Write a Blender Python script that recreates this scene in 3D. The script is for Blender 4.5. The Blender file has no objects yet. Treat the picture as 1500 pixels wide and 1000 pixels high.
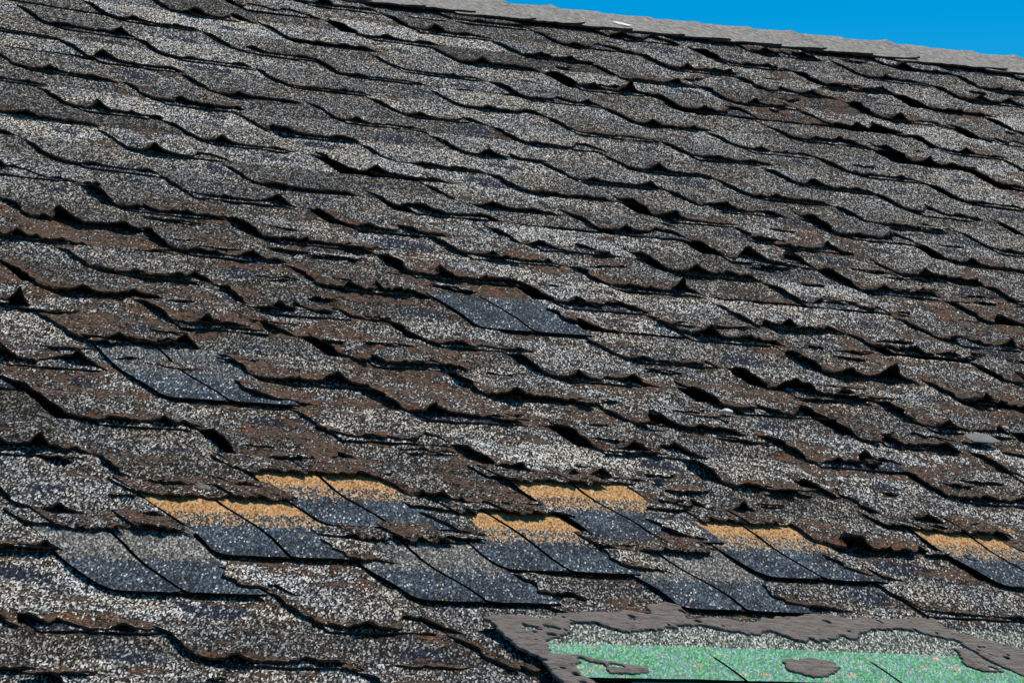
import bpy, math, random
import numpy as np
from mathutils import Matrix, Vector

# ------------------------------------------------------------------ geometry of the place
# roof plane measured from the shingle lattice: EU along the ridge, EV down the slope, NR out of the
# roof, T0 the lattice origin (all in camera axes: x right, y down, z forward; metres)
TW, TC = 0.4444357, 0.125            # shingle width along the ridge, course height down the slope
F_PX = 5653.0                        # focal length in pixels of a 1500 px wide picture
EU = np.array([0.81865401, 0.05902176, 0.57124605]); EU /= np.linalg.norm(EU)
EV = np.array([0.51822826, 0.35274196, -0.77911012]); EV -= EU * (EU @ EV); EV /= np.linalg.norm(EV)
NR = np.array([0.2474869, -0.93385747, -0.25818688]); NR -= EU * (EU @ NR) + EV * (EV @ NR); NR /= np.linalg.norm(NR)
T0 = np.array([-0.71589332, -0.58955049, 7.91071248])
UP = np.array([0.0, -0.99470474, 0.10277397]); UP -= EU * (EU @ UP); UP /= np.linalg.norm(UP)
YW = np.cross(UP, EU)
B = np.stack([EU, YW, UP])           # camera axes -> world axes (X along ridge, Z up)
CAM = np.array([0.0, 0.0, 2.6])
NW, DW, OW = B @ NR, B @ EV, B @ T0 + CAM

scene = bpy.context.scene
col = scene.collection
# ------------------------------------------------------------------ camera
cam = bpy.data.cameras.new('camera'); cam_o = bpy.data.objects.new('camera', cam); col.objects.link(cam_o)
m = np.eye(4); m[:3, 0] = B @ [1, 0, 0]; m[:3, 1] = B @ [0, -1, 0]; m[:3, 2] = B @ [0, 0, -1]; m[:3, 3] = CAM
cam_o.matrix_world = Matrix(m.tolist())
cam.sensor_width = 36.0; cam.lens = F_PX / 1500 * 36; cam.clip_start = 0.1; cam.clip_end = 6000
scene.camera = cam_o

# ------------------------------------------------------------------ sky, sun, exposure
SUN_AZ_RIGHT, SUN_EL = 34.0, 54.0
fw = B @ [0, 0, 1]; az = math.atan2(fw[0], fw[1]) + math.radians(SUN_AZ_RIGHT); el = math.radians(SUN_EL)
sdir = Vector((math.sin(az) * math.cos(el), math.cos(az) * math.cos(el), math.sin(el)))
world = bpy.data.worlds.new('World'); scene.world = world; world.use_nodes = True
wn = world.node_tree; wn.nodes.clear()
sky = wn.nodes.new('ShaderNodeTexSky'); sky.sky_type = 'NISHITA'; sky.sun_disc = False
sky.sun_elevation = el; sky.sun_rotation = az; sky.air_density = 0.75; sky.dust_density = 0.0; sky.ozone_density = 4.0
grade = wn.nodes.new('ShaderNodeHueSaturation'); grade.inputs['Hue'].default_value = 0.486
grade.inputs['Saturation'].default_value = 1.497; grade.inputs['Value'].default_value = 1.0
bg = wn.nodes.new('ShaderNodeBackground'); bg.inputs['Strength'].default_value = 0.1
wo = wn.nodes.new('ShaderNodeOutputWorld')
wn.links.new(sky.outputs[0], grade.inputs['Color']); wn.links.new(grade.outputs[0], bg.inputs['Color'])
wn.links.new(bg.outputs[0], wo.inputs['Surface'])
sun = bpy.data.lights.new('sun', 'SUN'); sun.energy = 4.5; sun.angle = math.radians(0.5); sun.color = (1.0, 0.93, 0.82)
sun_o = bpy.data.objects.new('sun', sun); col.objects.link(sun_o)
sun_o.rotation_euler = (-sdir).to_track_quat('-Z', 'Y').to_euler(); sun_o.location = (6, 4, 12)
scene.view_settings.view_transform = 'Standard'; scene.view_settings.look = 'None'
scene.view_settings.exposure = 0.0; scene.view_settings.gamma = 1.0

# ------------------------------------------------------------------ helpers
rng = np.random.default_rng(7)
random.seed(7)
_perm = np.random.default_rng(3).random((256, 256))
def vnoise(x, y, seed=0):
    """smooth value noise, -1..1"""
    x = np.asarray(x, float) + seed * 17.31; y = np.asarray(y, float) + seed * 9.77
    xi = np.floor(x).astype(int); yi = np.floor(y).astype(int); fx = x - xi; fy = y - yi
    fx = fx * fx * (3 - 2 * fx); fy = fy * fy * (3 - 2 * fy)
    g = lambda a, b: _perm[a & 255, b & 255]
    r = (g(xi, yi) * (1 - fx) + g(xi + 1, yi) * fx) * (1 - fy) + (g(xi, yi + 1) * (1 - fx) + g(xi + 1, yi + 1) * fx) * fy
    return r * 2 - 1
def fbm(x, y, seed=0, octv=4):
    s = 0; a = 0.5
    for o in range(octv):
        s = s + a * vnoise(np.asarray(x) * 2 ** o, np.asarray(y) * 2 ** o, seed + o * 5); a *= 0.55
    return s
def sstep(e0, e1, x):
    t = np.clip((np.asarray(x, float) - e0) / (e1 - e0), 0, 1); return t * t * (3 - 2 * t)

SAG = [0.0083, 0.00606, -0.01382, -0.04709, -0.00771, -0.03458, -0.09002, -0.06866, -0.01431]
def sag(u, v):
    """the deck is not flat: it sags a couple of centimetres between the rafters"""
    u = np.asarray(u, float); v = np.asarray(v, float)
    v = np.clip(v, -7, 25)
    uc = 4.2 - 0.222 * (v + 5)
    u = np.clip(u, uc - 4.0, uc + 3.3)
    x = (u - 1.5) / 4; y = (v - 8) / 14
    bs = [x, y, x * x, x * y, y * y, x ** 3, x * x * y, x * y * y, y ** 3]
    return sum(k * b for k, b in zip(SAG, bs))
def P3(u, v, h=0.0):
    """lattice coordinates (u in widths, v in courses, h metres off the deck) -> world"""
    u = np.asarray(u, float); v = np.asarray(v, float)
    z = sag(u, v) + h
    return OW + (u * TW)[..., None] * np.array([1.0, 0, 0]) + (v * TC)[..., None] * DW + np.asarray(z)[..., None] * NW
def px(x, y, h=0.006):
    """photo pixel -> lattice point where that ray meets the sagging roof"""
    d = B @ np.array([(x - 750) / F_PX, (y - 500) / F_PX, 1.0])
    u, v = 0.0, 10.0
    for _ in range(14):
        z = float(sag(u, v)) + h
        p0 = OW + NW * z
        s = ((p0 - CAM) @ NW) / (d @ NW); q = CAM + d * s - p0
        u, v = q[0] / TW, (q @ DW) / TC
    return u, v

def to_px(u, v, h=0.006):
    p = np.linalg.inv(B) @ (P3(np.array(float(u)), np.array(float(v)), h) - CAM)
    return 750 + F_PX * p[0] / p[2], 500 + F_PX * p[1] / p[2]

def link(name, me, parent=None, mats=()):
    o = bpy.data.objects.new(name, me); col.objects.link(o)
    for mt in mats: me.materials.append(mt)
    if parent is not None: o.parent = parent
    return o
def mesh_np(name, V, quads, uv=None, attrs=None, mat_idx=None, smooth=True, tris=None):
    me = bpy.data.meshes.new(name)
    V = np.ascontiguousarray(V, np.float32).reshape(-1, 3); q = np.asarray(quads, np.int32).reshape(-1, 4)
    nt = 0 if tris is None else len(tris)
    me.vertices.add(len(V)); me.vertices.foreach_set('co', V.ravel())
    loops = q.ravel()
    starts = np.arange(len(q), dtype=np.int32) * 4
    if nt:
        t = np.asarray(tris, np.int32).reshape(-1, 3)
        starts = np.r_[starts, len(loops) + np.arange(nt, dtype=np.int32) * 3]; loops = np.r_[loops, t.ravel()]
    me.loops.add(len(loops)); me.loops.foreach_set('vertex_index', loops.astype(np.int32))
    me.polygons.add(len(starts)); me.polygons.foreach_set('loop_start', starts.astype(np.int32))
    if mat_idx is not None: me.polygons.foreach_set('material_index', np.asarray(mat_idx, np.int32))
    me.update(calc_edges=True)
    me.polygons.foreach_set('use_smooth', np.full(len(starts), smooth))
    if uv is not None:
        l = me.uv_layers.new(name='UVMap'); l.data.foreach_set('uv', np.asarray(uv, np.float32).reshape(-1, 2)[loops].ravel())
    for k, a in (attrs or {}).items():
        at = me.attributes.new(k, 'FLOAT_COLOR', 'POINT'); at.data.foreach_set('color', np.ascontiguousarray(a, np.float32).ravel())
    return me

def sheet_mesh(name, U, V, Hh, thick, wear, under_rows=8, origin=None):
    """a bent sheet from a grid (rows x cols): top, torn rim and underside"""
    R, C = U.shape
    top = P3(U, V, Hh); bot = P3(U, V, Hh - thick)
    n = R * C; idx = np.arange(n).reshape(R, C)
    quads = [np.stack([idx[:-1, :-1], idx[:-1, 1:], idx[1:, 1:], idx[1:, :-1]], -1).reshape(-1, 4)]
    ub = min(under_rows, R)
    b = idx[:ub] + n
    quads.append(np.stack([b[:-1, :-1], b[1:, :-1], b[1:, 1:], b[:-1, 1:]], -1).reshape(-1, 4))
    # rim: own vertices so that the torn edge stays sharp
    loop = np.concatenate([idx[0, :], idx[1:, -1], idx[-1, -2::-1], idx[-2:0:-1, 0]])
    k = len(loop); rt = np.arange(k) + 2 * n; rb = rt + k; nx = np.roll(np.arange(k), -1)
    quads.append(np.stack([rt, rb, rb[nx], rt[nx]], -1))
    Vv = np.concatenate([top.reshape(-1, 3), bot.reshape(-1, 3), top.reshape(-1, 3)[loop], bot.reshape(-1, 3)[loop]])
    if origin is not None: Vv = Vv - origin
    uv0 = np.stack([U * TW, V * TC], -1).reshape(-1, 2)
    uv = np.concatenate([uv0, uv0, uv0[loop], uv0[loop] + [0, 0.004]])
    w = wear.reshape(-1, 4); w = np.concatenate([w, w, w[loop], w[loop]])
    mi = np.concatenate([np.zeros(len(quads[0])), np.ones(len(quads[1])), np.full(k, 2)])
    return mesh_np(name, Vv, np.concatenate(quads), uv, {'wear': w}, mi)

# ------------------------------------------------------------------ materials
class NT:
    def __init__(s, name):
        s.m = bpy.data.materials.new(name); s.m.use_nodes = True; s.t = s.m.node_tree; s.t.nodes.clear()
        s.out = s.n('ShaderNodeOutputMaterial'); s.bsdf = s.n('ShaderNodeBsdfPrincipled')
        s.t.links.new(s.bsdf.outputs[0], s.out.inputs['Surface'])
    def n(s, t, **kw):
        x = s.t.nodes.new(t)
        for k, v in kw.items(): setattr(x, k, v)
        return x
    def put(s, sock, v):
        if hasattr(v, 'is_output') or isinstance(v, bpy.types.NodeSocket): s.t.links.new(v, sock)
        elif isinstance(v, (tuple, list)) and len(v) == 3 and sock.type == 'RGBA': sock.default_value = (*v, 1)
        else: sock.default_value = v
    def math(s, op, a, b=0.0, c=0.0, clamp=False):
        x = s.n('ShaderNodeMath', operation=op, use_clamp=clamp)
        for i, v in enumerate((a, b, c)): s.put(x.inputs[i], v)
        return x.outputs[0]
    def mix(s, f, a, b, mode='MIX'):
        x = s.n('ShaderNodeMix', data_type='RGBA', blend_type=mode)
        s.put(x.inputs[0], f); s.put(x.inputs[6], a); s.put(x.inputs[7], b); return x.outputs[2]
    def ramp(s, f, stops, interp='LINEAR'):
        x = s.n('ShaderNodeValToRGB'); x.color_ramp.interpolation = interp; e = x.color_ramp.elements
        while len(e) < len(stops): e.new(0.5)
        for el_, (p, c) in zip(e, stops): el_.position = p; el_.color = (*c, 1) if len(c) == 3 else c
        s.put(x.inputs[0], f); return x.outputs[0]
    def step(s, v, lo, hi):
        x = s.n('ShaderNodeMapRange', interpolation_type='SMOOTHSTEP')
        s.put(x.inputs[0], v); s.put(x.inputs[1], lo); s.put(x.inputs[2], hi); return x.outputs[0]
    def noise(s, vec, scale, detail=3, rough=0.55, dims='2D', dist=0.0):
        x = s.n('ShaderNodeTexNoise', noise_dimensions=dims)
        s.put(x.inputs['Vector'], vec); x.inputs['Scale'].default_value = scale; x.inputs['Detail'].default_value = detail
        x.inputs['Roughness'].default_value = rough; x.inputs['Distortion'].default_value = dist; return x.outputs['Fac']
    def voro(s, vec, scale, feature='F1', dims='2D'):
        x = s.n('ShaderNodeTexVoronoi', voronoi_dimensions=dims, feature=feature)
        s.put(x.inputs['Vector'], vec); x.inputs['Scale'].default_value = scale; return x
    def uv(s, sx=1, sy=1, ox=0, oy=0):
        x = s.n('ShaderNodeUVMap'); mp = s.n('ShaderNodeMapping'); mp.inputs['Scale'].default_value = (sx, sy, 1)
        mp.inputs['Location'].default_value = (ox, oy, 0); s.t.links.new(x.outputs[0], mp.inputs[0]); return mp.outputs[0]
    def attr(s, name):
        x = s.n('ShaderNodeAttribute', attribute_name=name); sp = s.n('ShaderNodeSeparateColor')
        s.t.links.new(x.outputs['Color'], sp.inputs[0]); return sp.outputs[0], sp.outputs[1], sp.outputs[2], x.outputs['Alpha']
    def bump(s, h, dist, strength=1.0, normal=None):
        x = s.n('ShaderNodeBump'); x.inputs['Distance'].default_value = dist; x.inputs['Strength'].default_value = strength
        s.put(x.inputs['Height'], h)
        if normal is not None: s.put(x.inputs['Normal'], normal)
        return x.outputs[0]
    def fin(s, colr, rough=0.85, normal=None, spec=0.3):
        s.put(s.bsdf.inputs['Base Color'], colr); s.put(s.bsdf.inputs['Roughness'], rough)
        s.bsdf.inputs['Specular IOR Level'].default_value = spec
        if normal is not None: s.put(s.bsdf.inputs['Normal'], normal)
        return s.m

GR = 1 / 0.0019
def granules(t, vec, ox=0.0):
    """per-granule random value (0..1), second random, and relief"""
    rot = t.n('ShaderNodeVectorRotate', rotation_type='Z_AXIS'); t.put(rot.inputs['Vector'], t.uv()); rot.inputs['Angle'].default_value = 0.94
    mp = t.n('ShaderNodeMapping'); mp.inputs['Scale'].default_value = (0.3, 1, 1); t.t.links.new(rot.outputs[0], mp.inputs[0])
    v = t.voro(mp.outputs[0], GR); sp = t.n('ShaderNodeSeparateColor'); t.t.links.new(v.outputs['Color'], sp.inputs[0])
    return sp.outputs[0], sp.outputs[1], v.outputs['Distance']

def mat_shingle():
    t = NT('weathered_granules'); uv = t.uv()
    br, bl, tone, edge = t.attr('wear')
    r1, r2, dist = granules(t, uv)
    lo = t.noise(uv, 9, 3); mid = t.noise(t.uv(1, 1.2, 3, 1), 60, 4, 0.6)
    # old bleached granules between dark bitumen
    thr = t.math('MULTIPLY_ADD', t.math('SUBTRACT', tone, 0.5), 0.55, 0.0)
    val = t.math('ADD', t.math('ADD', r1, thr), t.math('MULTIPLY', t.math('SUBTRACT', mid, 0.5), 0.55))
    g = t.ramp(val, [(0.0, (0.008, 0.0078, 0.0074)), (0.3, (0.020, 0.0193, 0.018)), (0.5, (0.065, 0.0625, 0.059)), (0.7, (0.21, 0.203, 0.19)), (0.88, (0.5, 0.483, 0.455)), (1.0, (0.85, 0.82, 0.77))])
    g = t.mix(t.step(lo, 0.3, 0.7), t.mix(1.0, g, (0.93, 0.97, 1.04), 'MULTIPLY'), t.mix(1.0, g, (1.08, 1.0, 0.9), 'MULTIPLY'))
    # navy granules where the surface was long covered
    nb = t.ramp(r1, [(0.0, (0.006, 0.008, 0.013)), (0.6, (0.02, 0.026, 0.042)), (0.86, (0.06, 0.075, 0.11)), (0.97, (0.5, 0.5, 0.5))])
    bm = t.step(t.math('ADD', bl, t.math('MULTIPLY', t.math('SUBTRACT', t.noise(t.uv(1, 1, 7, 2), 45, 5, 0.65), 0.5), 1.1)), 0.42, 0.58)
    c = t.mix(bm, g, nb)
    # bare brown felt where the granules have washed off
    bn = t.noise(t.uv(0.7, 1.1, 1, 5), 46, 8, 0.74)
    bmask = t.step(t.math('ADD', br, t.math('MULTIPLY', t.math('SUBTRACT', bn, 0.5), 1.7)), 0.50, 0.55)
    keep = t.math('GREATER_THAN', r2, 0.8)
    bmask = t.math('MULTIPLY', bmask, t.math('SUBTRACT', 1.0, t.math('MULTIPLY', keep, 0.9)))
    fl = t.noise(t.uv(0.5, 1.3, 4, 4), 240, 4, 0.7)
    brc = t.ramp(fl, [(0.28, (0.016, 0.010, 0.007)), (0.44, (0.066, 0.040, 0.026)), (0.58, (0.145, 0.092, 0.063)), (0.72, (0.26, 0.185, 0.14))])
    rust = t.noise(t.uv(1, 1, 9, 9), 20, 3)
    brc = t.mix(t.step(rust, 0.55, 0.75), brc, t.mix(1.0, brc, (1.65, 1.0, 0.62), 'MULTIPLY'))
    c = t.mix(bmask, c, brc)
    h = t.math('ADD', t.math('MULTIPLY', t.math('SUBTRACT', 1.0, bmask), t.math('MULTIPLY_ADD', r1, 0.6, 0.8)), t.math('MULTIPLY', fl, 0.9))
    nrm = t.bump(h, 0.0018, 0.9)
    nrm = t.bump(t.math('SUBTRACT', 1.0, bmask), 0.005, 0.8, nrm)
    nrm = t.bump(t.noise(t.uv(0.8, 1.2), 55, 4, 0.6), 0.006, 0.5, nrm)
    return t.fin(c, 0.9, nrm, 0.04)
def mat_felt(name, a, b, dark=0.3):
    t = NT(name); uv = t.uv(0.5, 2.5)
    f = t.noise(uv, 180, 5, 0.7)
    c = t.ramp(f, [(0.3, tuple(x * dark for x in a)), (0.55, a), (0.75, b)])
    return t.fin(c, 0.9, t.bump(f, 0.003, 0.8), 0.05)
def mat_blue():
    t = NT('covered_blue_granules'); uv = t.uv()
    org, gry, tone, _ = t.attr('wear')
    r1, r2, dist = granules(t, uv)
    nb = t.ramp(r1, [(0.0, (0.008, 0.012, 0.017)), (0.4, (0.024, 0.037, 0.052)), (0.75, (0.065, 0.095, 0.125)), (0.955, (0.15, 0.195, 0.235)), (0.985, (0.65, 0.65, 0.62))])
    low = t.noise(uv, 14, 3)
    nb = t.mix(1.0, nb, t.ramp(low, [(0.35, (0.62, 0.62, 0.66)), (0.65, (1.35, 1.33, 1.3))]), 'MULTIPLY')
    dn = t.math('MULTIPLY', t.math('SUBTRACT', t.noise(t.uv(1, 1, 2, 3), 70, 4, 0.6), 0.5), 0.5)
    og = t.ramp(r1, [(0.0, (0.22, 0.10, 0.035)), (0.4, (0.52, 0.27, 0.10)), (0.9, (0.68, 0.40, 0.18)), (1.0, (0.72, 0.55, 0.35))])
    gg = t.ramp(r1, [(0.0, (0.03, 0.03, 0.028)), (0.5, (0.14, 0.135, 0.12)), (0.85, (0.3, 0.29, 0.26)), (1.0, (0.6, 0.58, 0.53))])
    c = t.mix(t.step(t.math('SUBTRACT', t.math('MULTIPLY', gry, t.math('ADD', 1.0, dn)), r2), -0.06, 0.06), nb, gg)
    c = t.mix(t.step(t.math('SUBTRACT', t.math('MULTIPLY', org, t.math('ADD', 1.0, dn)), r2), -0.06, 0.06), c, og)
    nrm = t.bump(r1, 0.0014, 0.8)
    return t.fin(c, 0.9, nrm, 0.05)
def mat_green():
    t = NT('green_granules'); uv = t.uv()
    gry, tq, tone, _ = t.attr('wear')
    r1, r2, dist = granules(t, uv)
    hue = t.noise(uv, 26, 4, 0.7)
    mixr = t.math('ADD', t.math('MULTIPLY', r2, 0.75), t.math('MULTIPLY', t.math('SUBTRACT', hue, 0.5), 1.3))
    gc = t.ramp(mixr, [(0.0, (0.035, 0.20, 0.085)), (0.32, (0.06, 0.265, 0.125)), (0.5, (0.085, 0.27, 0.18)), (0.68, (0.06, 0.19, 0.27)), (0.82, (0.16, 0.26, 0.10)), (0.95, (0.36, 0.24, 0.14))])
    gc = t.mix(tq, gc, (0.05, 0.24, 0.30))
    gc = t.mix(1.0, gc, t.ramp(r1, [(0.0, (0.55, 0.55, 0.55)), (0.6, (1, 1, 1)), (1.0, (1.5, 1.5, 1.5))]), 'MULTIPLY')
    sp = t.ramp(r1, [(0.0, (0.02, 0.024, 0.02)), (0.35, (0.075, 0.092, 0.074)), (0.62, (0.2, 0.225, 0.185)), (0.88, (0.5, 0.52, 0.46)), (1.0, (0.8, 0.8, 0.75))])
    dn = t.math('MULTIPLY', t.math('SUBTRACT', t.noise(t.uv(1, 1, 2, 3), 80, 4, 0.6), 0.5), 0.4)
    gc = t.mix(1.0, gc, (3.0, 1.75, 1.85), 'MULTIPLY')
    c = t.mix(t.step(t.math('ADD', gry, dn), 0.46, 0.54), gc, sp)
    return t.fin(c, 0.9, t.bump(r1, 0.001, 0.7), 0.05)
def mat_tar():
    t = NT('smeared_tar'); uv = t.uv(0.5, 1.6)
    f = t.noise(uv, 60, 6, 0.65); f2 = t.noise(t.uv(0.35, 1.8, 3, 3), 160, 4, 0.7)
    c = t.ramp(f, [(0.25, (0.115, 0.097, 0.085)), (0.5, (0.205, 0.175, 0.155)), (0.75, (0.28, 0.243, 0.22))])
    c = t.mix(t.step(f2, 0.62, 0.67), c, (0.02, 0.017, 0.014))
    nrm = t.bump(f2, 0.003, 0.7); nrm = t.bump(f, 0.008, 0.6, nrm)
    return t.fin(c, 0.85, nrm, 0.1)
def mat_cap():
    t = NT('ridge_granules'); uv = t.uv()
    r1, r2, d = granules(t, uv); mid = t.noise(uv, 70, 4, 0.6)
    v = t.math('ADD', t.math('MULTIPLY', r1, 0.55), t.math('MULTIPLY', mid, 0.5))
    c = t.ramp(v, [(0.1, (0.08, 0.075, 0.07)), (0.45, (0.26, 0.242, 0.225)), (0.7, (0.42, 0.395, 0.365)), (0.95, (0.65, 0.6, 0.55))])
    red = t.step(t.noise(t.uv(1, 1, 4, 1), 40, 3), 0.6, 0.7)
    c = t.mix(t.math('MULTIPLY', red, 0.5), c, (0.23, 0.12, 0.085))
    return t.fin(c, 0.85, t.bump(v, 0.003, 0.8), 0.05)
def mat_plain(name, base, rough=0.8, var=0.3, scale=30, bump=0.002):
    t = NT(name); tc = t.n('ShaderNodeTexCoord').outputs['Object']
    f = t.noise(tc, scale, 5, 0.6, '3D')
    c = t.ramp(f, [(0.3, tuple(x * (1 - var) for x in base)), (0.7, tuple(min(1, x * (1 + var)) for x in base))])
    return t.fin(c, rough, t.bump(f, bump, 0.6), 0.3)

M_SH = mat_shingle()
M_UNDER = mat_felt('bitumen_underside', (0.022, 0.018, 0.015), (0.05, 0.04, 0.032))
M_RIM = mat_felt('torn_felt_edge', (0.10, 0.07, 0.05), (0.2, 0.15, 0.115))
M_BLUE = mat_blue(); M_GREEN = mat_green(); M_TAR = mat_tar(); M_CAP = mat_cap()
M_DECK = mat_plain('old_black_underlayment', (0.03, 0.027, 0.025), 0.9, 0.4)
M_WALL = mat_plain('painted_siding', (0.45, 0.44, 0.41), 0.7, 0.1, 4)
M_GROUND = mat_plain('dry_grass_ground', (0.11, 0.10, 0.055), 0.95, 0.4, 3, 0.02)
M_CHIP = mat_plain('white_paint_chip', (0.72, 0.70, 0.64), 0.6, 0.15, 200, 0.0005)
M_SLATE = mat_plain('grey_metal_shard', (0.15, 0.155, 0.16), 0.85, 0.25, 60, 0.0005)
M_STONE = mat_plain('pale_gravel', (0.33, 0.31, 0.29), 0.85, 0.3, 150, 0.0008)

# ------------------------------------------------------------------ ground and the body of the roof
g = 3000.0
me = bpy.data.meshes.new('ground'); me.from_pydata([(-g, -g, 0), (g, -g, 0), (g, g, 0), (-g, g, 0)], [], [(0, 1, 2, 3)])
ground = link('ground', me, None, [M_GROUND]); ground['kind'] = 'structure'

APEX, EAVE = -6.75, 31.0                 # in courses
ULO, UHI = -9.0, 14.0                    # gable ends, in widths
ridge_p = P3(np.array(2.0), np.array(APEX))
roof = bpy.data.objects.new('roof', None); col.objects.link(roof)
roof.location = (float(OW[0]), float(P3(np.array(1.0), np.array(12.0))[1]), 0)
roof['label'] = 'weathered dark asphalt shingle roof with curled, torn shingles, sloping up to its ridge'
roof['category'] = 'roof'; roof['kind'] = 'thing'
RO = np.array(roof.location)
# deck: top sheet follows the sag, back slope beyond the ridge
gu = np.linspace(ULO, UHI, 70); gv = np.linspace(APEX, EAVE, 60)
UU, VV = np.meshgrid(gu, gv)
front = P3(UU, VV, np.full(UU.shape, -0.012))
rid = front[0].copy(); back = rid.copy(); L = (EAVE - APEX) * TC
back[:, 1] += L * 0.9024; back[:, 2] -= L * 0.431
eav = front[-1]; lowf = eav.copy(); lowf[:, 2] -= 0.16; lowb = back.copy(); lowb[:, 2] -= 0.16
rows = np.concatenate([front[::-1], back[None], lowb[None], lowf[None], eav[None]])
R_, C_ = rows.shape[:2]; ii = np.arange(R_ * C_).reshape(R_, C_)
q = np.stack([ii[:-1, :-1], ii[1:, :-1], ii[1:, 1:], ii[:-1, 1:]], -1).reshape(-1, 4)
uvd = np.stack([np.tile(np.linspace(0, 10, C_), (R_, 1)), np.tile(np.linspace(0, 10, R_)[:, None], (1, C_))], -1)
me = mesh_np('deck', rows.reshape(-1, 3) - RO, q, uvd)
deck = link('deck', me, roof, [M_DECK])
# wall under the eaves
x0, x1 = float(eav[0, 0]) + 0.3, float(eav[-1, 0]) - 0.3
y0, y1 = float(eav[:, 1].min()) + 0.35, float(back[:, 1].max()) - 0.35
zt = float(lowf[:, 2].min()) + 0.12
me = bpy.data.meshes.new('wall')
vs = [(x - RO[0], y - RO[1], z) for z in (0, zt) for x, y in ((x0, y0), (x1, y0), (x1, y1), (x0, y1))]
me.from_pydata(vs, [], [(0, 1, 5, 4), (1, 2, 6, 5), (2, 3, 7, 6), (3, 0, 4, 7), (4, 5, 6, 7)])
link('wall', me, roof, [M_WALL])

# ------------------------------------------------------------------ openings where covered shingles lie bare
# (course, left edge in widths, orange amount, grey amount, height in courses, half width)
OPEN = [(23, -3.5, 0.0, 0.8, 1.7), (22, -3.0, 0.95, 0.6, 1.7), (21, -2.5, 0.8, 0.5, 1.6), (23, -2.5, 0.0, 0.75, 1.7),
        (22, -2.0, 0.85, 0.7, 1.7), (21, -1.5, 1.0, 0.6, 1.75), (23, -1.5, 0.0, 0.8, 1.7), (22, -1.0, 0.8, 0.8, 1.7)]
SLOT = {(23, -3.5): (268, 866), (22, -3.0): (432, 815), (21, -2.5): (572, 771), (23, -2.5): (710, 880), (22, -2.0): (840, 836),
        (21, -1.5): (965, 790), (23, -1.5): (1095, 893), (22, -1.0): (1207, 847)}
for xy, og, gy, hh in (((1545, 862), 0.8, 0.8, 1.7), ((333, 586), 0.0, 0.4, 1.6), ((788, 485), 0.0, 0.0, 1.15)):
    u_, v_ = px(*xy, 0.008); k_ = round(v_); u_ -= 0.25
    u_ = round(u_ - 0.5 * (k_ % 2)) + 0.5 * (k_ % 2)
    OPEN.append((k_, u_, og, gy, hh)); SLOT[(k_, u_)] = xy
    print('opening', xy, k_, u_, px(*xy, 0.008))
openings = {}
for k_, u_, og, gy, hh in OPEN:
    su, sv = px(*SLOT[(k_, u_)], 0.008)
    openings[(u_, k_)] = (su, sv, og, gy, hh)
PATCH = [(690, 895), (940, 890), (1000, 880), (1400, 900), (1560, 930), (1560, 1100), (880, 1100), (820, 1010)]
def in_patch(u, v):
    """flat repaired area around the tar"""
    x, y = to_px(u, v); r = False
    for a in range(len(PATCH)):
        x1, y1 = PATCH[a]; x2, y2 = PATCH[a - 1]
        if (y1 > y) != (y2 > y) and x < (x2 - x1) * (y - y1) / (y2 - y1) + x1: r = not r
    return r

# ------------------------------------------------------------------ weathered shingles
MEAS = [(67,33),(240,80),(417,123),(165,25),(344,71),(134,85),(311,134),(28,97),(224,145),(394,192),(103,155),(290,204),(193,219),(377,269),(83,234),(280,284),(170,302),
(607,42),(764,80),(914,115),(530,52),(674,90),(847,127),(588,102),(767,142),(934,180),(677,155),(847,194),(588,167),(774,212),(931,250),(687,227),(847,264),(577,237),(767,280),(680,300),
(1063,92),(1207,124),(1364,159),(1267,112),(1411,145),(1287,172),(1441,205),(1220,184),(1381,220),(1167,204),(1334,237),(1087,217),(1247,254),(1411,294),(1020,230),(1177,274),(1334,309),(1100,287),(1274,327),(1030,304),
(143,397),(67,423),(257,473),(117,497),(371,450),(375,555),(607,403),(774,363),(627,502),(714,580),(811,557),(911,525),(594,605),(523,530),
(1110,477),(1377,497),(1320,533),(1210,547),(1417,590),(1133,573),(1067,600),(1267,648),(1347,623)]
jit = {}
for p in MEAS:
    u, v = px(*p); k = round(v); i = round(2 * (u - 0.5 * (k % 2))) / 2
    uu = round(u - 0.5 * (k % 2)) + 0.5 * (k % 2)
    if abs(u - uu) < 0.2: jit[(uu, k)] = (u - uu, v - k)

ZL, ZR = 0.0058, 0.0
brow = np.concatenate([[0, .012, .03, .055, .085, .12, .16, .21, .27, .34, .42, .5, .58, .66, .74, .82, .9, .97, 1.04, 1.12, 1.2]])
acol = np.concatenate([np.linspace(0, .09, 14)[:-1], np.linspace(.09, .56, 62)[:-1], np.linspace(.56, 1.04, 30)])
BB, AA = np.meshgrid(brow, acol, indexing='ij')
def tear(u, v):
    """how decayed the roof is here, 0..1"""
    t_ = 0.36 + 0.5 * sstep(6.5, 11, v) * (1 - 0.35 * sstep(20, 23, v)) + 0.25 * vnoise(u * 0.7, v * 0.25, 4)
    t_ = t_ + 0.32 * np.exp(-((u - 4.6) / 1.8) ** 2 - ((v + 2) / 3.5) ** 2)
    t_ = t_ + 0.35 * np.exp(-((v - 7.5 - 0.0 * u) / 1.8) ** 2) * sstep(0.5, 1.8, u) * (1 - sstep(2.3, 3.2, u))
    return np.clip(t_, 0.08, 1)
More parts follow.
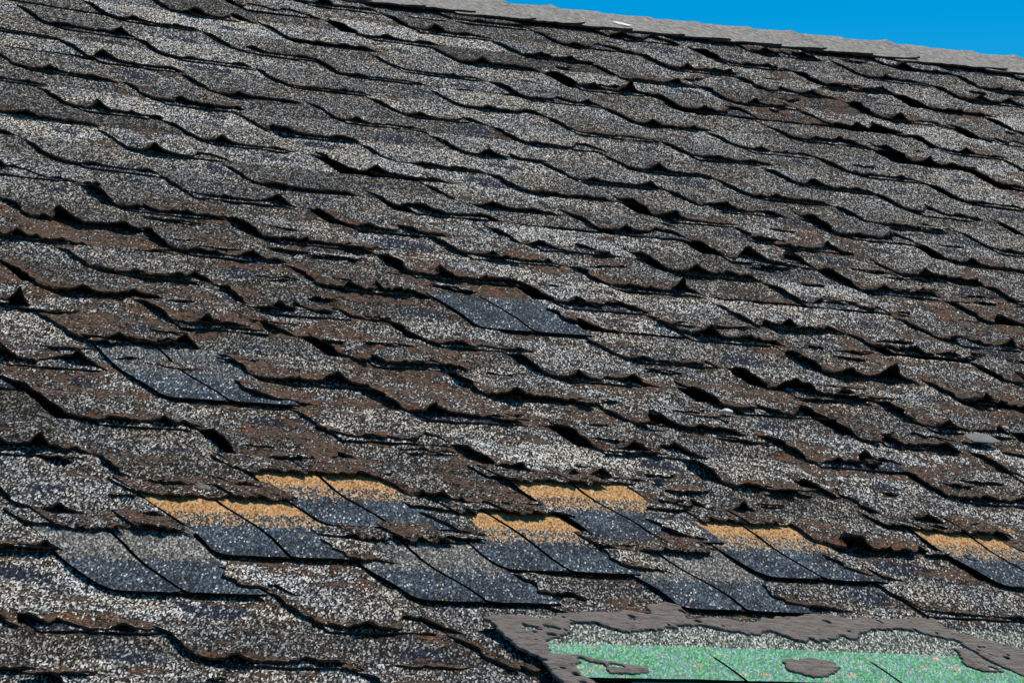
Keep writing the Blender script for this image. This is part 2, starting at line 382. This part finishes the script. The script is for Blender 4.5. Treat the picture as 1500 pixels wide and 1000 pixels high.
def make_shingle(u0, k, parent):
    du, dv = jit.get((u0, k), (rng.normal(0, 0.03), rng.normal(0, 0.06)))
    dv = float(np.clip(dv, -0.28, 0.28)); s = int(rng.integers(1, 10000))
    T = float(tear(u0 + 0.3, k))
    opened = (u0, k) in openings
    flat = 1.0
    for oo in openings:
        if abs(oo[0] - u0) < 1.1 and 0 < k - oo[1] < 2: flat = min(flat, 0.55)
    if in_patch(u0 + 0.25, k - 0.2) or in_patch(u0 + 0.4, k + 0.1): flat = 0.1
    if opened: flat = 0.5
    A, Bq = AA, BB
    um = (u0 + A) * TW; vm = (k - Bq) * TC
    # torn outline: bottom edge b0(a), left edge a0(b)
    a1 = acol
    b0 = (0.035 + 0.055 * T) * fbm(a1 * 16, a1 * 0 + s, s, 5) + 0.10 * T * np.clip(fbm(a1 * 6, a1 * 0 + 3, s + 3, 3) - 0.18, 0, 1) * 2.0
    b0 = b0 + 0.06 * rng.normal() * (a1 - 0.2) + (0.02 + 0.03 * T) * fbm(a1 * 70, a1 * 0 + s, s + 1, 2)
    b0 = b0 + 0.09 * np.exp(-a1 / 0.035)                       # rounded free corner
    bite = rng.uniform(0, 1)
    for _b in range(int(rng.poisson(1.3 * T))):
        c0 = rng.uniform(0.03, 0.46); b0 = b0 + rng.uniform(0.06, 0.30) * np.exp(-np.abs((a1 - c0) / rng.uniform(0.015, 0.08)) ** 3) * (1 + 0.3 * fbm(a1 * 40, a1 * 0, s, 3))
    a0 = (0.016 + 0.02 * T) * fbm(brow * 5, brow * 0 + s, s + 7, 4) + 0.03 * np.exp(-brow / 0.12) - 0.025 * np.exp(-np.abs(brow - 1.0) / 0.15)
    if opened:                                                  # free left half is gone: torn off along a ragged line
        A = 0.46 + 0.58 * A / 1.04
        A = A + (0.05 * fbm(Bq * 4, A * 0 + 2, s, 4) + 0.03 * rng.normal()) * np.exp(-(A - 0.46) / 0.12)
        a0 = a0 * 0; um = (u0 + A) * TW
    U = u0 + du + A + a0[:, None] * np.exp(-A / 0.08)
    V = k + dv - (Bq + b0[None, :] * np.exp(-Bq / 0.25))
    # height: left half rides over its neighbours, right half tucks under
    lr = 1 - sstep(0.42, 0.52, A)
    if opened: lr = 1.75 * (1 - sstep(0.5, 0.72, A)) * (1 - 0.85 * sstep(0.5, 0.8, Bq))
    topd = sstep(0.72, 1.05, Bq)
    H = ZR + (ZL - ZR) * lr * (1 - 0.72 * topd)
    eb = np.exp(-Bq / 0.30); ebs = np.exp(-Bq / 0.16)
    q1 = rng.uniform(0.07, 0.16); q2 = rng.uniform(0.3, 0.42)
    A0 = rng.uniform(0.0, 0.0045) * (0.5 + T); A1 = rng.gamma(2.2, 0.0045) * (0.5 + 0.9 * T); A2 = rng.gamma(1.5, 0.0035) * (0.5 + T); A3 = rng.uniform(-0.001, 0.003) * (0.6 + T)
    w3 = 0.05
    if T > 0.5 and rng.random() < 0.35 and flat > 0.6: A3 = rng.uniform(0.005, 0.011); w3 = 0.04
    A1 = min(A1, 0.017)
    edgewin = sstep(-0.01, 0.05, A) * (1 - sstep(0.44, 0.52, A))
    H = H + flat * A0 * edgewin * eb
    sk = np.where(A < q1, 0.028, 0.05)
    H = H + flat * A1 * np.exp(-np.abs((A - q1) / sk) ** 1.3) * ebs * sstep(-0.01, 0.04, A)
    H = H + flat * A2 * np.exp(-np.abs((A - q2) / 0.03) ** 1.4) * ebs
    H = H + flat * A3 * np.exp(-A / w3) * sstep(0.05, 0.3, Bq) * (1 - sstep(0.7, 1.0, Bq))
    for _ in range(rng.integers(2, 7)):                        # small crinkles of the free edge
        H = H + flat * rng.uniform(-0.002, 0.005) * (0.4 + T) * np.exp(-((A - rng.uniform(0.03, 0.45)) / rng.uniform(0.006, 0.025)) ** 2) * np.exp(-Bq / 0.12)
    H = H + (0.0012 + 0.0026 * T) * fbm(A * 12, Bq * 3.5, s + 11, 5) * (0.4 + 0.6 * flat)
    H = H + (0.0008 + 0.0016 * T) * fbm(A * 70, Bq * 8, s + 13, 2) * np.exp(-Bq / 0.12) * flat
    H = H - 0.001 * (A > 1.0)
    # wear
    rag = 0.16 * (1 + 0.8 * fbm(A * 9, A * 0 + 7, s + 17, 3))
    brn = 0.08 + 0.26 * T + 0.55 * fbm(um * 10, vm * 15, 21, 3) + (0.14 + 0.5 * T) * np.exp(-(Bq / rag) ** 1.5) * (1 - sstep(0.5, 0.6, A))
    brn = brn + 0.35 * T * np.exp(-A / 0.035) + 0.32 * T * np.exp(-((Bq - 0.95) / 0.16) ** 2) * sstep(0.5, 0.6, A) + 0.1 * rng.normal() * T
    brn = brn + (0.35 * np.exp(-((A - 0.9) / 0.12) ** 2 - ((Bq - 0.2) / 0.25) ** 2) if rng.random() < 0.5 * T + 0.15 else 0)
    blu = -0.2 + 0 * A
    if rng.random() < 0.65: blu = blu + rng.uniform(0.75, 1.35) * np.exp(-((A - rng.uniform(0.68, 0.9)) / rng.uniform(0.08, 0.2)) ** 2 - ((Bq - rng.uniform(0.2, 0.7)) / rng.uniform(0.2, 0.4)) ** 2)
    if rng.random() < 0.2: blu = blu + rng.uniform(0.5, 1.0) * np.exp(-((A - rng.uniform(0.1, 0.5)) / 0.15) ** 2 - ((Bq - rng.uniform(0.3, 0.8)) / 0.3) ** 2)
    tone = 0.47 + 0.25 * fbm(um * 3.3, vm * 5, 31, 3) + 0.12 * rng.normal() - 0.12 * np.exp(-Bq / 0.15)
    wear = np.stack([np.clip(brn, 0, 1), np.clip(blu, 0, 1), np.clip(tone, 0, 1), np.full(A.shape, T)], -1)
    org = P3(np.array(u0 + du), np.array(float(k + dv)))
    me = sheet_mesh('shingle', U, V, H, 0.0034, wear, 9, org)
    o = link('shingle', me, parent, [M_SH, M_UNDER, M_RIM]); o.location = Vector((org - RO).tolist())
    # second ply peeping out below the free edge
    if flat > 0.3 and not opened and rng.random() < 0.8:
        a2 = np.linspace(rng.uniform(0.0, 0.12), rng.uniform(0.38, 0.52), 44); b2 = np.array([0, .05, .12, .22, .36])
        b2g, a2g = np.meshgrid(b2, a2, indexing='ij')
        off = rng.uniform(-0.01, 0.13)
        e2 = 0.05 * fbm(a2 * 14, a2 * 0 + 5, s + 2, 4) - off
        H2 = 0.0034 + 0.0012 * fbm(a2g * 10, b2g * 3, s, 3) - 0.004 * sstep(0.42, 0.52, a2g)
        w2 = np.stack([np.full(a2g.shape, 0.15 + 0.25 * T * rng.random()), np.full(a2g.shape, rng.uniform(-0.1, 0.75)), np.full(a2g.shape, 0.45), np.full(a2g.shape, T)], -1).clip(0, 1)
        me = sheet_mesh('lower_ply', u0 + du + a2g, k + dv - (b2g + e2[None, :]), H2, 0.0024, w2, 3, org)
        link('lower_ply', me, o, [M_SH, M_UNDER, M_RIM])
    # loose torn strips of felt
    for _ in range(int(rng.poisson(4.0 * max(0, T - 0.3))) if flat > 0.6 else 0):
        ln = rng.uniform(0.05, 0.26); wd = rng.uniform(0.08, 0.32); ac = rng.uniform(0.02, 0.85); bc = rng.choice([rng.uniform(-0.05, 0.1), rng.uniform(0.1, 0.8)])
        aa = np.linspace(-1, 1, 26); bb = np.linspace(0, 1, 6); b3, a3 = np.meshgrid(bb, aa, indexing='ij'); s3 = int(rng.integers(9999))
        env = (1 - np.abs(a3) ** 2.2) * (0.75 + 0.8 * fbm(a3 * 4, a3 * 0, s3, 4)); skew = rng.normal(0, 0.25)
        U3 = u0 + du + ac + ln * a3 * 0.5 + 0.01 * fbm(a3 * 6, b3 * 2, s3, 3)
        V3 = k + dv - bc - wd * (b3 - 0.5) * env + skew * ln * a3 + 0.05 * fbm(a3 * 3, a3 * 0, s3 + 3, 3)
        base_h = (ZL if ac < 0.45 else 0.001) + 0.0035
        H3 = base_h + rng.uniform(0.002, 0.011) * (1 - b3) ** 1.6 * np.clip(env, 0, 1.2) * (0.6 + 0.8 * fbm(a3 * 3, a3 * 0 + 1, s3 + 1, 3)) 
        w4 = np.stack([np.full(a3.shape, rng.uniform(0.2, 0.9)), 0 * a3, np.full(a3.shape, rng.uniform(0.4, 0.75)), 0 * a3], -1)
        me = sheet_mesh('torn_strip', U3, V3, H3, 0.0028, w4, 6, org)
        link('torn_strip', me, o, [M_SH, M_UNDER, M_RIM])
    return o

def visible_range(v):
    lo = -0.85 - 0.128 * (v + 2.4); hi = 7.2 - 0.253 * (v + 7.3)
    return lo, hi
count = 0
for k in range(-5, 28):
    lo, hi = visible_range(k)
    base = math.floor(lo) - 2
    for n_ in range(0, 14):
        u0 = base + n_ + 0.5 * (k % 2)
        if u0 + 1 < lo - 0.55 or u0 > hi + 0.75: continue
        make_shingle(u0, k, roof); count += 1
print('shingles', count)

# ------------------------------------------------------------------ bare blue shingles in the openings
for (u0, k), (ou, ov, og, gy, hh) in openings.items():
    org = P3(np.array(ou), np.array(ov))
    for side in (-1, 1):
        w = 0.25 if side < 0 else 0.27
        gap = 0.0075
        a = np.linspace(0, 1, 26); b = np.linspace(0, hh + 0.35, 30)
        bg_, ag = np.meshgrid(b, a, indexing='ij')
        wob = 0.012 * np.sin(bg_ * 3.3 + ou * 5) + 0.004 * fbm(bg_ * 6, bg_ * 0, 5, 3)
        U = ou + wob + side * (gap + (w - gap) * ag); V = ov - bg_ + 0.02 * fbm(ag * 9, bg_ * 0, int(rng.integers(99)), 3) - 0.05 * np.exp(-ag / 0.04) * np.exp(-bg_ / 0.06)
        if side < 0: V = V - 0.14 * np.exp(-(1 - ag) / 0.06) * np.exp(-bg_ / 0.12)
        if side < 0: U = U[:, ::-1]; V = V[:, ::-1]
        t_ = bg_ / hh
        Hh = 0.0074 - 0.0035 * sstep(0.0, 0.95, t_) + 0.0006 * fbm(U * 9, V * 2, 3, 3)
        o_ = og * (0.42 * sstep(0.48, 0.62, t_) + 0.75 * sstep(0.74, 0.82, t_)); g_ = gy * sstep(0.44, 0.62, t_) * 1.05
        wear = np.stack([np.clip(o_, 0, 1.2), np.clip(g_, 0, 1.2), 0 * ag + 0.5, 0 * ag], -1)
        me = sheet_mesh('bare_shingle', U, V, Hh, 0.0032, wear, 3, org)
        o = link('bare_shingle', me, roof, [M_BLUE, M_UNDER, M_UNDER]); o.location = Vector((org - RO).tolist())
        o['label'] = 'flat unweathered blue shingle left bare' if og == 0 else 'flat unweathered blue shingle left bare, orange along its top'
    # ragged remains of the lost tab along the head of the opening
    for q_ in range(3 if gy > 0.45 else 0):
        s3 = int(rng.integers(9999)); aa = np.linspace(0, 1, 60); bb = np.linspace(0, 1, 7); b3, a3 = np.meshgrid(bb, aa, indexing='ij')
        ua, ub = (u0 - 0.06, u0 + rng.uniform(0.4, 0.56)) if q_ == 0 else ((u0 + rng.uniform(-0.05, 0.1), u0 + rng.uniform(0.15, 0.35)) if q_ == 1 else (u0 + rng.uniform(0.2, 0.3), u0 + rng.uniform(0.4, 0.52)))
        low = 0.10 * fbm(a3 * 7, a3 * 0, s3, 4) + 0.05 * fbm(a3 * 40, a3 * 0, s3 + 1, 2) + (0.0, 0.1, 0.12)[q_]
        V3 = ov - hh + low * (1 - b3) - 0.5 * b3 - 0.10
        H3 = 0.0072 + 0.0022 * q_ + 0.0045 * (1 - b3) ** 2 * np.clip(0.4 + 1.6 * fbm(a3 * 5, a3 * 0 + 4, s3 + 2, 3), -0.5, 1.5) - 0.004 * b3
        w4 = np.stack([np.full(a3.shape, (0.25, 0.5, 0.62)[q_]), 0 * a3, np.full(a3.shape, 0.42), 0 * a3], -1)
        me = sheet_mesh('torn_strip', ua + (ub - ua) * a3, V3, H3, 0.0026, w4, 7, org)
        o = link('torn_strip', me, roof, [M_SH, M_UNDER, M_RIM]); o.location = Vector((org - RO).tolist())
    # added dark strip standing in for the deep shade in the slot
    a = np.linspace(-0.03, 0.03, 5); b = np.linspace(0.03, hh + 0.3, 14); bg_, ag = np.meshgrid(b, a, indexing='ij')
    Hh = 0.0044 - 0.0035 * sstep(0.0, 0.95, bg_ / hh)
    me = sheet_mesh('slot_shade_strip', ou + ag + 0.012 * np.sin(bg_ * 3.3 + ou * 5), ov - bg_, Hh, 0.002, np.zeros(ag.shape + (4,)), 2, org)
    o = link('slot_shade_strip', me, roof, [M_UNDER, M_UNDER, M_UNDER]); o.location = Vector((org - RO).tolist())

# ------------------------------------------------------------------ ridge caps
cu = ULO
cap_w = 0.34
i = 0
while cu < UHI - 0.3:
    j = float(rng.normal(0, 0.012))
    a = np.linspace(0, cap_w + 0.16, 14)
    prof = np.linspace(-1, 1, 23)                                     # across the ridge: -1 front edge .. 1 back edge
    pg, ag = np.meshgrid(prof, a, indexing='ij')
    half = 1.28 + rng.normal(0, 0.03)
    ed = 0.05 * fbm(ag * 12, ag * 0 + i, i + 3, 3) + 0.02 * rng.normal()
    vfront = APEX - np.minimum(pg, 0) * (half + ed)
    lift = 0.011 + 0.006 * (ag / (cap_w + 0.16)) + 0.002 * fbm(ag * 20, pg * 3, i, 3) + 0.006 * np.exp(-(cap_w + 0.16 - ag) / 0.04) * rng.random() ** 2
    top = P3(cu + ag + j, vfront, lift + 0.010 * np.exp(-((pg) / 0.12) ** 2) * -0.3)
    bk = np.maximum(pg, 0) * half * TC
    top[..., 1] += bk * 0.9024; top[..., 2] -= bk * 0.431
    nb_ = np.where(pg[..., None] < 0, NW, np.array([0, -NW[1], NW[2]])); bot = top - nb_ * 0.005
    org = P3(np.array(cu), np.array(APEX))
    R_, C_ = pg.shape; idx = np.arange(R_ * C_).reshape(R_, C_); n0 = R_ * C_
    qs = [np.stack([idx[:-1, :-1], idx[1:, :-1], idx[1:, 1:], idx[:-1, 1:]], -1).reshape(-1, 4)]
    lp = np.concatenate([idx[0, :], idx[1:, -1], idx[-1, -2::-1], idx[-2:0:-1, 0]]); kk = len(lp)
    rt = np.arange(kk) + n0; rb = rt + kk; nx = np.roll(np.arange(kk), -1)
    qs.append(np.stack([rt, rt[nx], rb[nx], rb], -1))
    Vv = np.concatenate([top.reshape(-1, 3), top.reshape(-1, 3)[lp], bot.reshape(-1, 3)[lp]]) - org
    uv0 = np.stack([(cu + ag) * TW, (APEX + pg) * TC], -1).reshape(-1, 2)
    uvc = np.concatenate([uv0, uv0[lp], uv0[lp]])
    me = mesh_np('ridge_cap', Vv, np.concatenate(qs), uvc, None, np.r_[np.zeros(len(qs[0])), np.ones(kk)])
    o = link('ridge_cap', me, roof, [M_CAP, M_RIM]); o.location = Vector((org - RO).tolist())
    cu += cap_w; i += 1

# ------------------------------------------------------------------ green repair shingles and tar
def green_tab(ua, ub, vb, vt, slot_h, tq, h0, wgap=0.006, greyv=None):
    nb_, na = 30, 26
    b = np.linspace(0, vb - vt, nb_); a = np.linspace(0, 1, na)
    bg_, ag = np.meshgrid(b, a, indexing='ij')
    gap = np.where(bg_ < slot_h, wgap, 0.0006)
    U = ua + gap + (ub - ua - 2 * gap) * ag; V = vb - bg_ + 0.01 * fbm(ag * 20, bg_ * 0, int(rng.integers(99)), 3)
    Hh = h0 - 0.001 * sstep(0, vb - vt, bg_) + 0.0008 * fbm(U * 6, V * 1.5, 2, 3)
    gr = np.zeros(U.shape) if greyv is None else 1 - sstep(greyv - 0.06, greyv + 0.06, V)
    wear = np.stack([gr, np.full(U.shape, tq), 0 * U, 0 * U], -1)
    org = P3(np.array(ua), np.array(vb))
    me = sheet_mesh('green_shingle', U, V, Hh, 0.0045, wear, 3, org)
    o = link('green_shingle', me, roof, [M_GREEN, M_UNDER, M_UNDER]); o.location = Vector((org - RO).tolist())
    o['label'] = 'flat green repair shingle at the tar patch'
HG = 0.015
ga, gb = px(1097, 999, HG), px(1321, 1000, HG)
vb0 = 0.5 * (ga[1] + gb[1]); gw = gb[0] - ga[0]
vgrey = px(1150, 950, HG)[1]; vtop = px(1150, 911, HG)[1]; vslot = px(1031, 961, HG)[1]
gl = px(800, 950, HG)[0]
for n_ in range(-1, 4):
    green_tab(max(gl, ga[0] + n_ * gw), ga[0] + (n_ + 1) * gw, vb0, vtop, vb0 - vslot, 0.0, HG, greyv=vgrey)
    green_tab(max(gl - 0.05, ga[0] + (n_ + 0.32) * gw), ga[0] + (n_ + 1.32) * gw, vb0 + 1.25, vb0 - 0.6, 1.1, 0.65, HG - 0.005)

def inside(poly, x, y):
    r = np.zeros(x.shape, bool); n_ = len(poly)
    for a in range(n_):
        x1, y1 = poly[a]; x2, y2 = poly[(a + 1) % n_]
        c_ = ((y1 > y) != (y2 > y)) & (x < (x2 - x1) * (y - y1) / (y2 - y1 + 1e-12) + x1)
        r ^= c_
    return r
def tar(poly, h0, label, seed):
    pl = [px(x, y, h0) for x, y in poly]
    us = [p[0] for p in pl]; vs_ = [p[1] for p in pl]
    gu = np.arange(min(us) - .03, max(us) + .03, 0.0022 / TW); gv = np.arange(min(vs_) - .1, max(vs_) + .1, 0.003 / TC)
    U, V = np.meshgrid(gu, gv)
    Ud = U + 0.022 * fbm(U * 18, V * 6, seed, 4); Vd = V + 0.13 * fbm(U * 14, V * 4, seed + 9, 4)
    ins = inside(pl, Ud, Vd)
    hole = fbm(U * 20, V * 7, seed + 4, 4) > 0.46
    ins &= ~hole
    cell = ins[:-1, :-1] & ins[1:, :-1] & ins[1:, 1:] & ins[:-1, 1:]
    # distance-like thinning towards the rim
    d = ins.astype(float)
    for _ in range(3):
        p_ = np.pad(d, 1); d = np.minimum(d, (p_[:-2, 1:-1] + p_[2:, 1:-1] + p_[1:-1, :-2] + p_[1:-1, 2:] + p_[1:-1, 1:-1]) / 5)
    Hh = h0 + 0.0016 * d + 0.0012 * fbm(U * 7, V * 4, seed + 2, 4) + 0.0007 * fbm(U * 30, V * 30, seed + 1, 3)
    top = P3(U, V, Hh); bot = P3(U, V, Hh * 0 + h0 - 0.0025)
    idx = np.arange(U.size).reshape(U.shape); n0 = U.size
    cq = np.stack([idx[:-1, :-1][cell], idx[1:, :-1][cell], idx[1:, 1:][cell], idx[:-1, 1:][cell]], -1)
    ed = np.concatenate([cq[:, [0, 1]], cq[:, [1, 2]], cq[:, [2, 3]], cq[:, [3, 0]]])
    key = ed.min(1).astype(np.int64) * n0 + ed.max(1); _, inv_, cnt = np.unique(key, return_inverse=True, return_counts=True)
    be = ed[cnt[inv_] == 1]
    sq = np.stack([be[:, 0], be[:, 0] + n0, be[:, 1] + n0, be[:, 1]], -1)
    Q = np.concatenate([cq, sq]); used, ri = np.unique(Q, return_inverse=True)
    Vv = np.concatenate([top.reshape(-1, 3), bot.reshape(-1, 3)])[used]
    uv0 = np.stack([U * TW, V * TC], -1).reshape(-1, 2); uv_ = np.concatenate([uv0, uv0])[used]
    org = P3(np.array(pl[0][0]), np.array(pl[0][1]))
    me = mesh_np('tar_smear', Vv - org, ri.reshape(-1, 4), uv_, None, None)
    o = link('tar_smear', me, roof, [M_TAR]); o.location = Vector((org - RO).tolist()); o['label'] = label
tar([(706,904),(735,899),(790,905),(839,897),(890,898),(945,896),(951,886),(968,880),(993,885),(1006,904),(1060,907),(1100,910),(1150,905),(1185,898),(1215,897),(1240,905),(1300,906),(1370,906),(1385,920),(1420,930),(1500,950),(1560,965),(1560,1010),(1500,990),(1470,978),(1425,954),(1400,937),(1356,929),(1319,924),(1270,923),(1244,937),(1180,939),(1135,927),(1100,931),(1060,925),(1020,917),(975,919),(967,928),(921,925),(873,912),(839,915),(831,929),(799,937),(801,951),(847,958),(887,966),(961,977),(940,988),(895,986),(885,972),(848,967),(850,988),(880,1000),(890,1030),(835,1030),(815,990),(790,965),(753,945),(722,915)], HG + 0.0006, 'grey tar smeared round the green repair shingles', 5)
tar([(1396,947),(1414,951),(1447,968),(1472,981),(1440,984),(1413,974)], HG + 0.0006, 'narrow diagonal tar smear on the green shingles', 6)
tar([(1143,968),(1160,965),(1215,966),(1238,977),(1212,988),(1185,992),(1163,987),(1153,976)], HG + 0.0006, 'small tar blot on the green shingles', 8)

# ------------------------------------------------------------------ small loose things lying on the roof
def pebble(name, xy, size, mat, label, cat, h=0.014, flat=0.5, seed=1, group=None):
    u, v = px(*xy, h); r = np.random.default_rng(seed)
    import bmesh
    bm = bmesh.new(); bmesh.ops.create_icosphere(bm, subdivisions=2, radius=0.5)
    for vv in bm.verts:
        d = vv.co.normalized(); f = 1 + 0.28 * float(vnoise(d.x * 2 + 5, d.y * 2 + d.z * 3, seed)) + 0.1 * r.normal() * 0.5
        vv.co = Vector((vv.co.x * size[0] * f, vv.co.y * size[1] * f, vv.co.z * size[2] * f))
    me = bpy.data.meshes.new(name); bm.to_mesh(me); bm.free()
    o = link(name, me, None, [mat]); p = P3(np.array(u), np.array(v), h); o.location = Vector(p.tolist())
    z = Vector(NW.tolist()); x = Vector((1, 0, 0)); y = z.cross(x)
    o.rotation_euler = Matrix((x, y, z)).transposed().to_euler(); o.rotation_euler.rotate_axis('Z', r.uniform(-0.6, 0.6))
    o['label'] = label; o['category'] = cat
    if group: o['group'] = group
M_LUMP = mat_plain('grey_sealant', (0.17, 0.155, 0.14), 0.9, 0.45, 120, 0.004)
M_FELT = mat_plain('crumbled_felt', (0.075, 0.052, 0.038), 0.9, 0.55, 110, 0.005)
def lump(name, xy, size, mat, seed, h=0.013):
    import bmesh
    u, v = px(*xy, h); p = P3(np.array(u), np.array(v), h - 0.003); r = np.random.default_rng(seed)
    bm = bmesh.new(); bmesh.ops.create_icosphere(bm, subdivisions=3, radius=0.5)
    for vv in bm.verts:
        d = vv.co.normalized(); f = 1 + 0.7 * float(fbm(d.x * 2.2 + 5, d.y * 2.2 + d.z * 2.7, seed, 4))
        vv.co = Vector((vv.co.x * size[0] * f, vv.co.y * size[1] * f, vv.co.z * size[2] * f))
    me = bpy.data.meshes.new(name); bm.to_mesh(me); bm.free()
    o = link(name, me, roof, [mat]); o.location = Vector((p - RO).tolist())
    z = Vector(NW.tolist()); x = Vector((1, 0, 0)); o.rotation_euler = Matrix((x, z.cross(x), z)).transposed().to_euler()
    o.rotation_euler.rotate_axis('Z', r.uniform(-0.3, 0.3))
for n_, (xy, w_, h_) in enumerate([((296, 709), .028, .008), ((224, 761), .02, .008), ((272, 774), .024, .008), ((604, 783), .026, .009),
        ((658, 730), .024, .008), ((1044, 745), .012, .016), ((966, 704), .012, .016), ((1422, 815), .02, .011)]):
    lump('sealant_lump', xy, (w_, w_ * 1.2, h_), M_LUMP, 40 + n_, 0.008)
pebble('ridge_flake', (912, 36), (0.05, 0.03, 0.008), M_CHIP, 'thin pale flake lying on the ridge against the sky', 'flake', 0.045, seed=11)
pebble('paint_chip', (1065, 602), (0.022, 0.012, 0.008), M_CHIP, 'small white chip lying on the torn brown shingles', 'chip', 0.016, seed=4)
pebble('metal_shard', (1437, 641), (0.075, 0.05, 0.004), M_SLATE, 'flat smooth grey shard lying on a pale shingle', 'shard', 0.013, seed=9)

print('done')
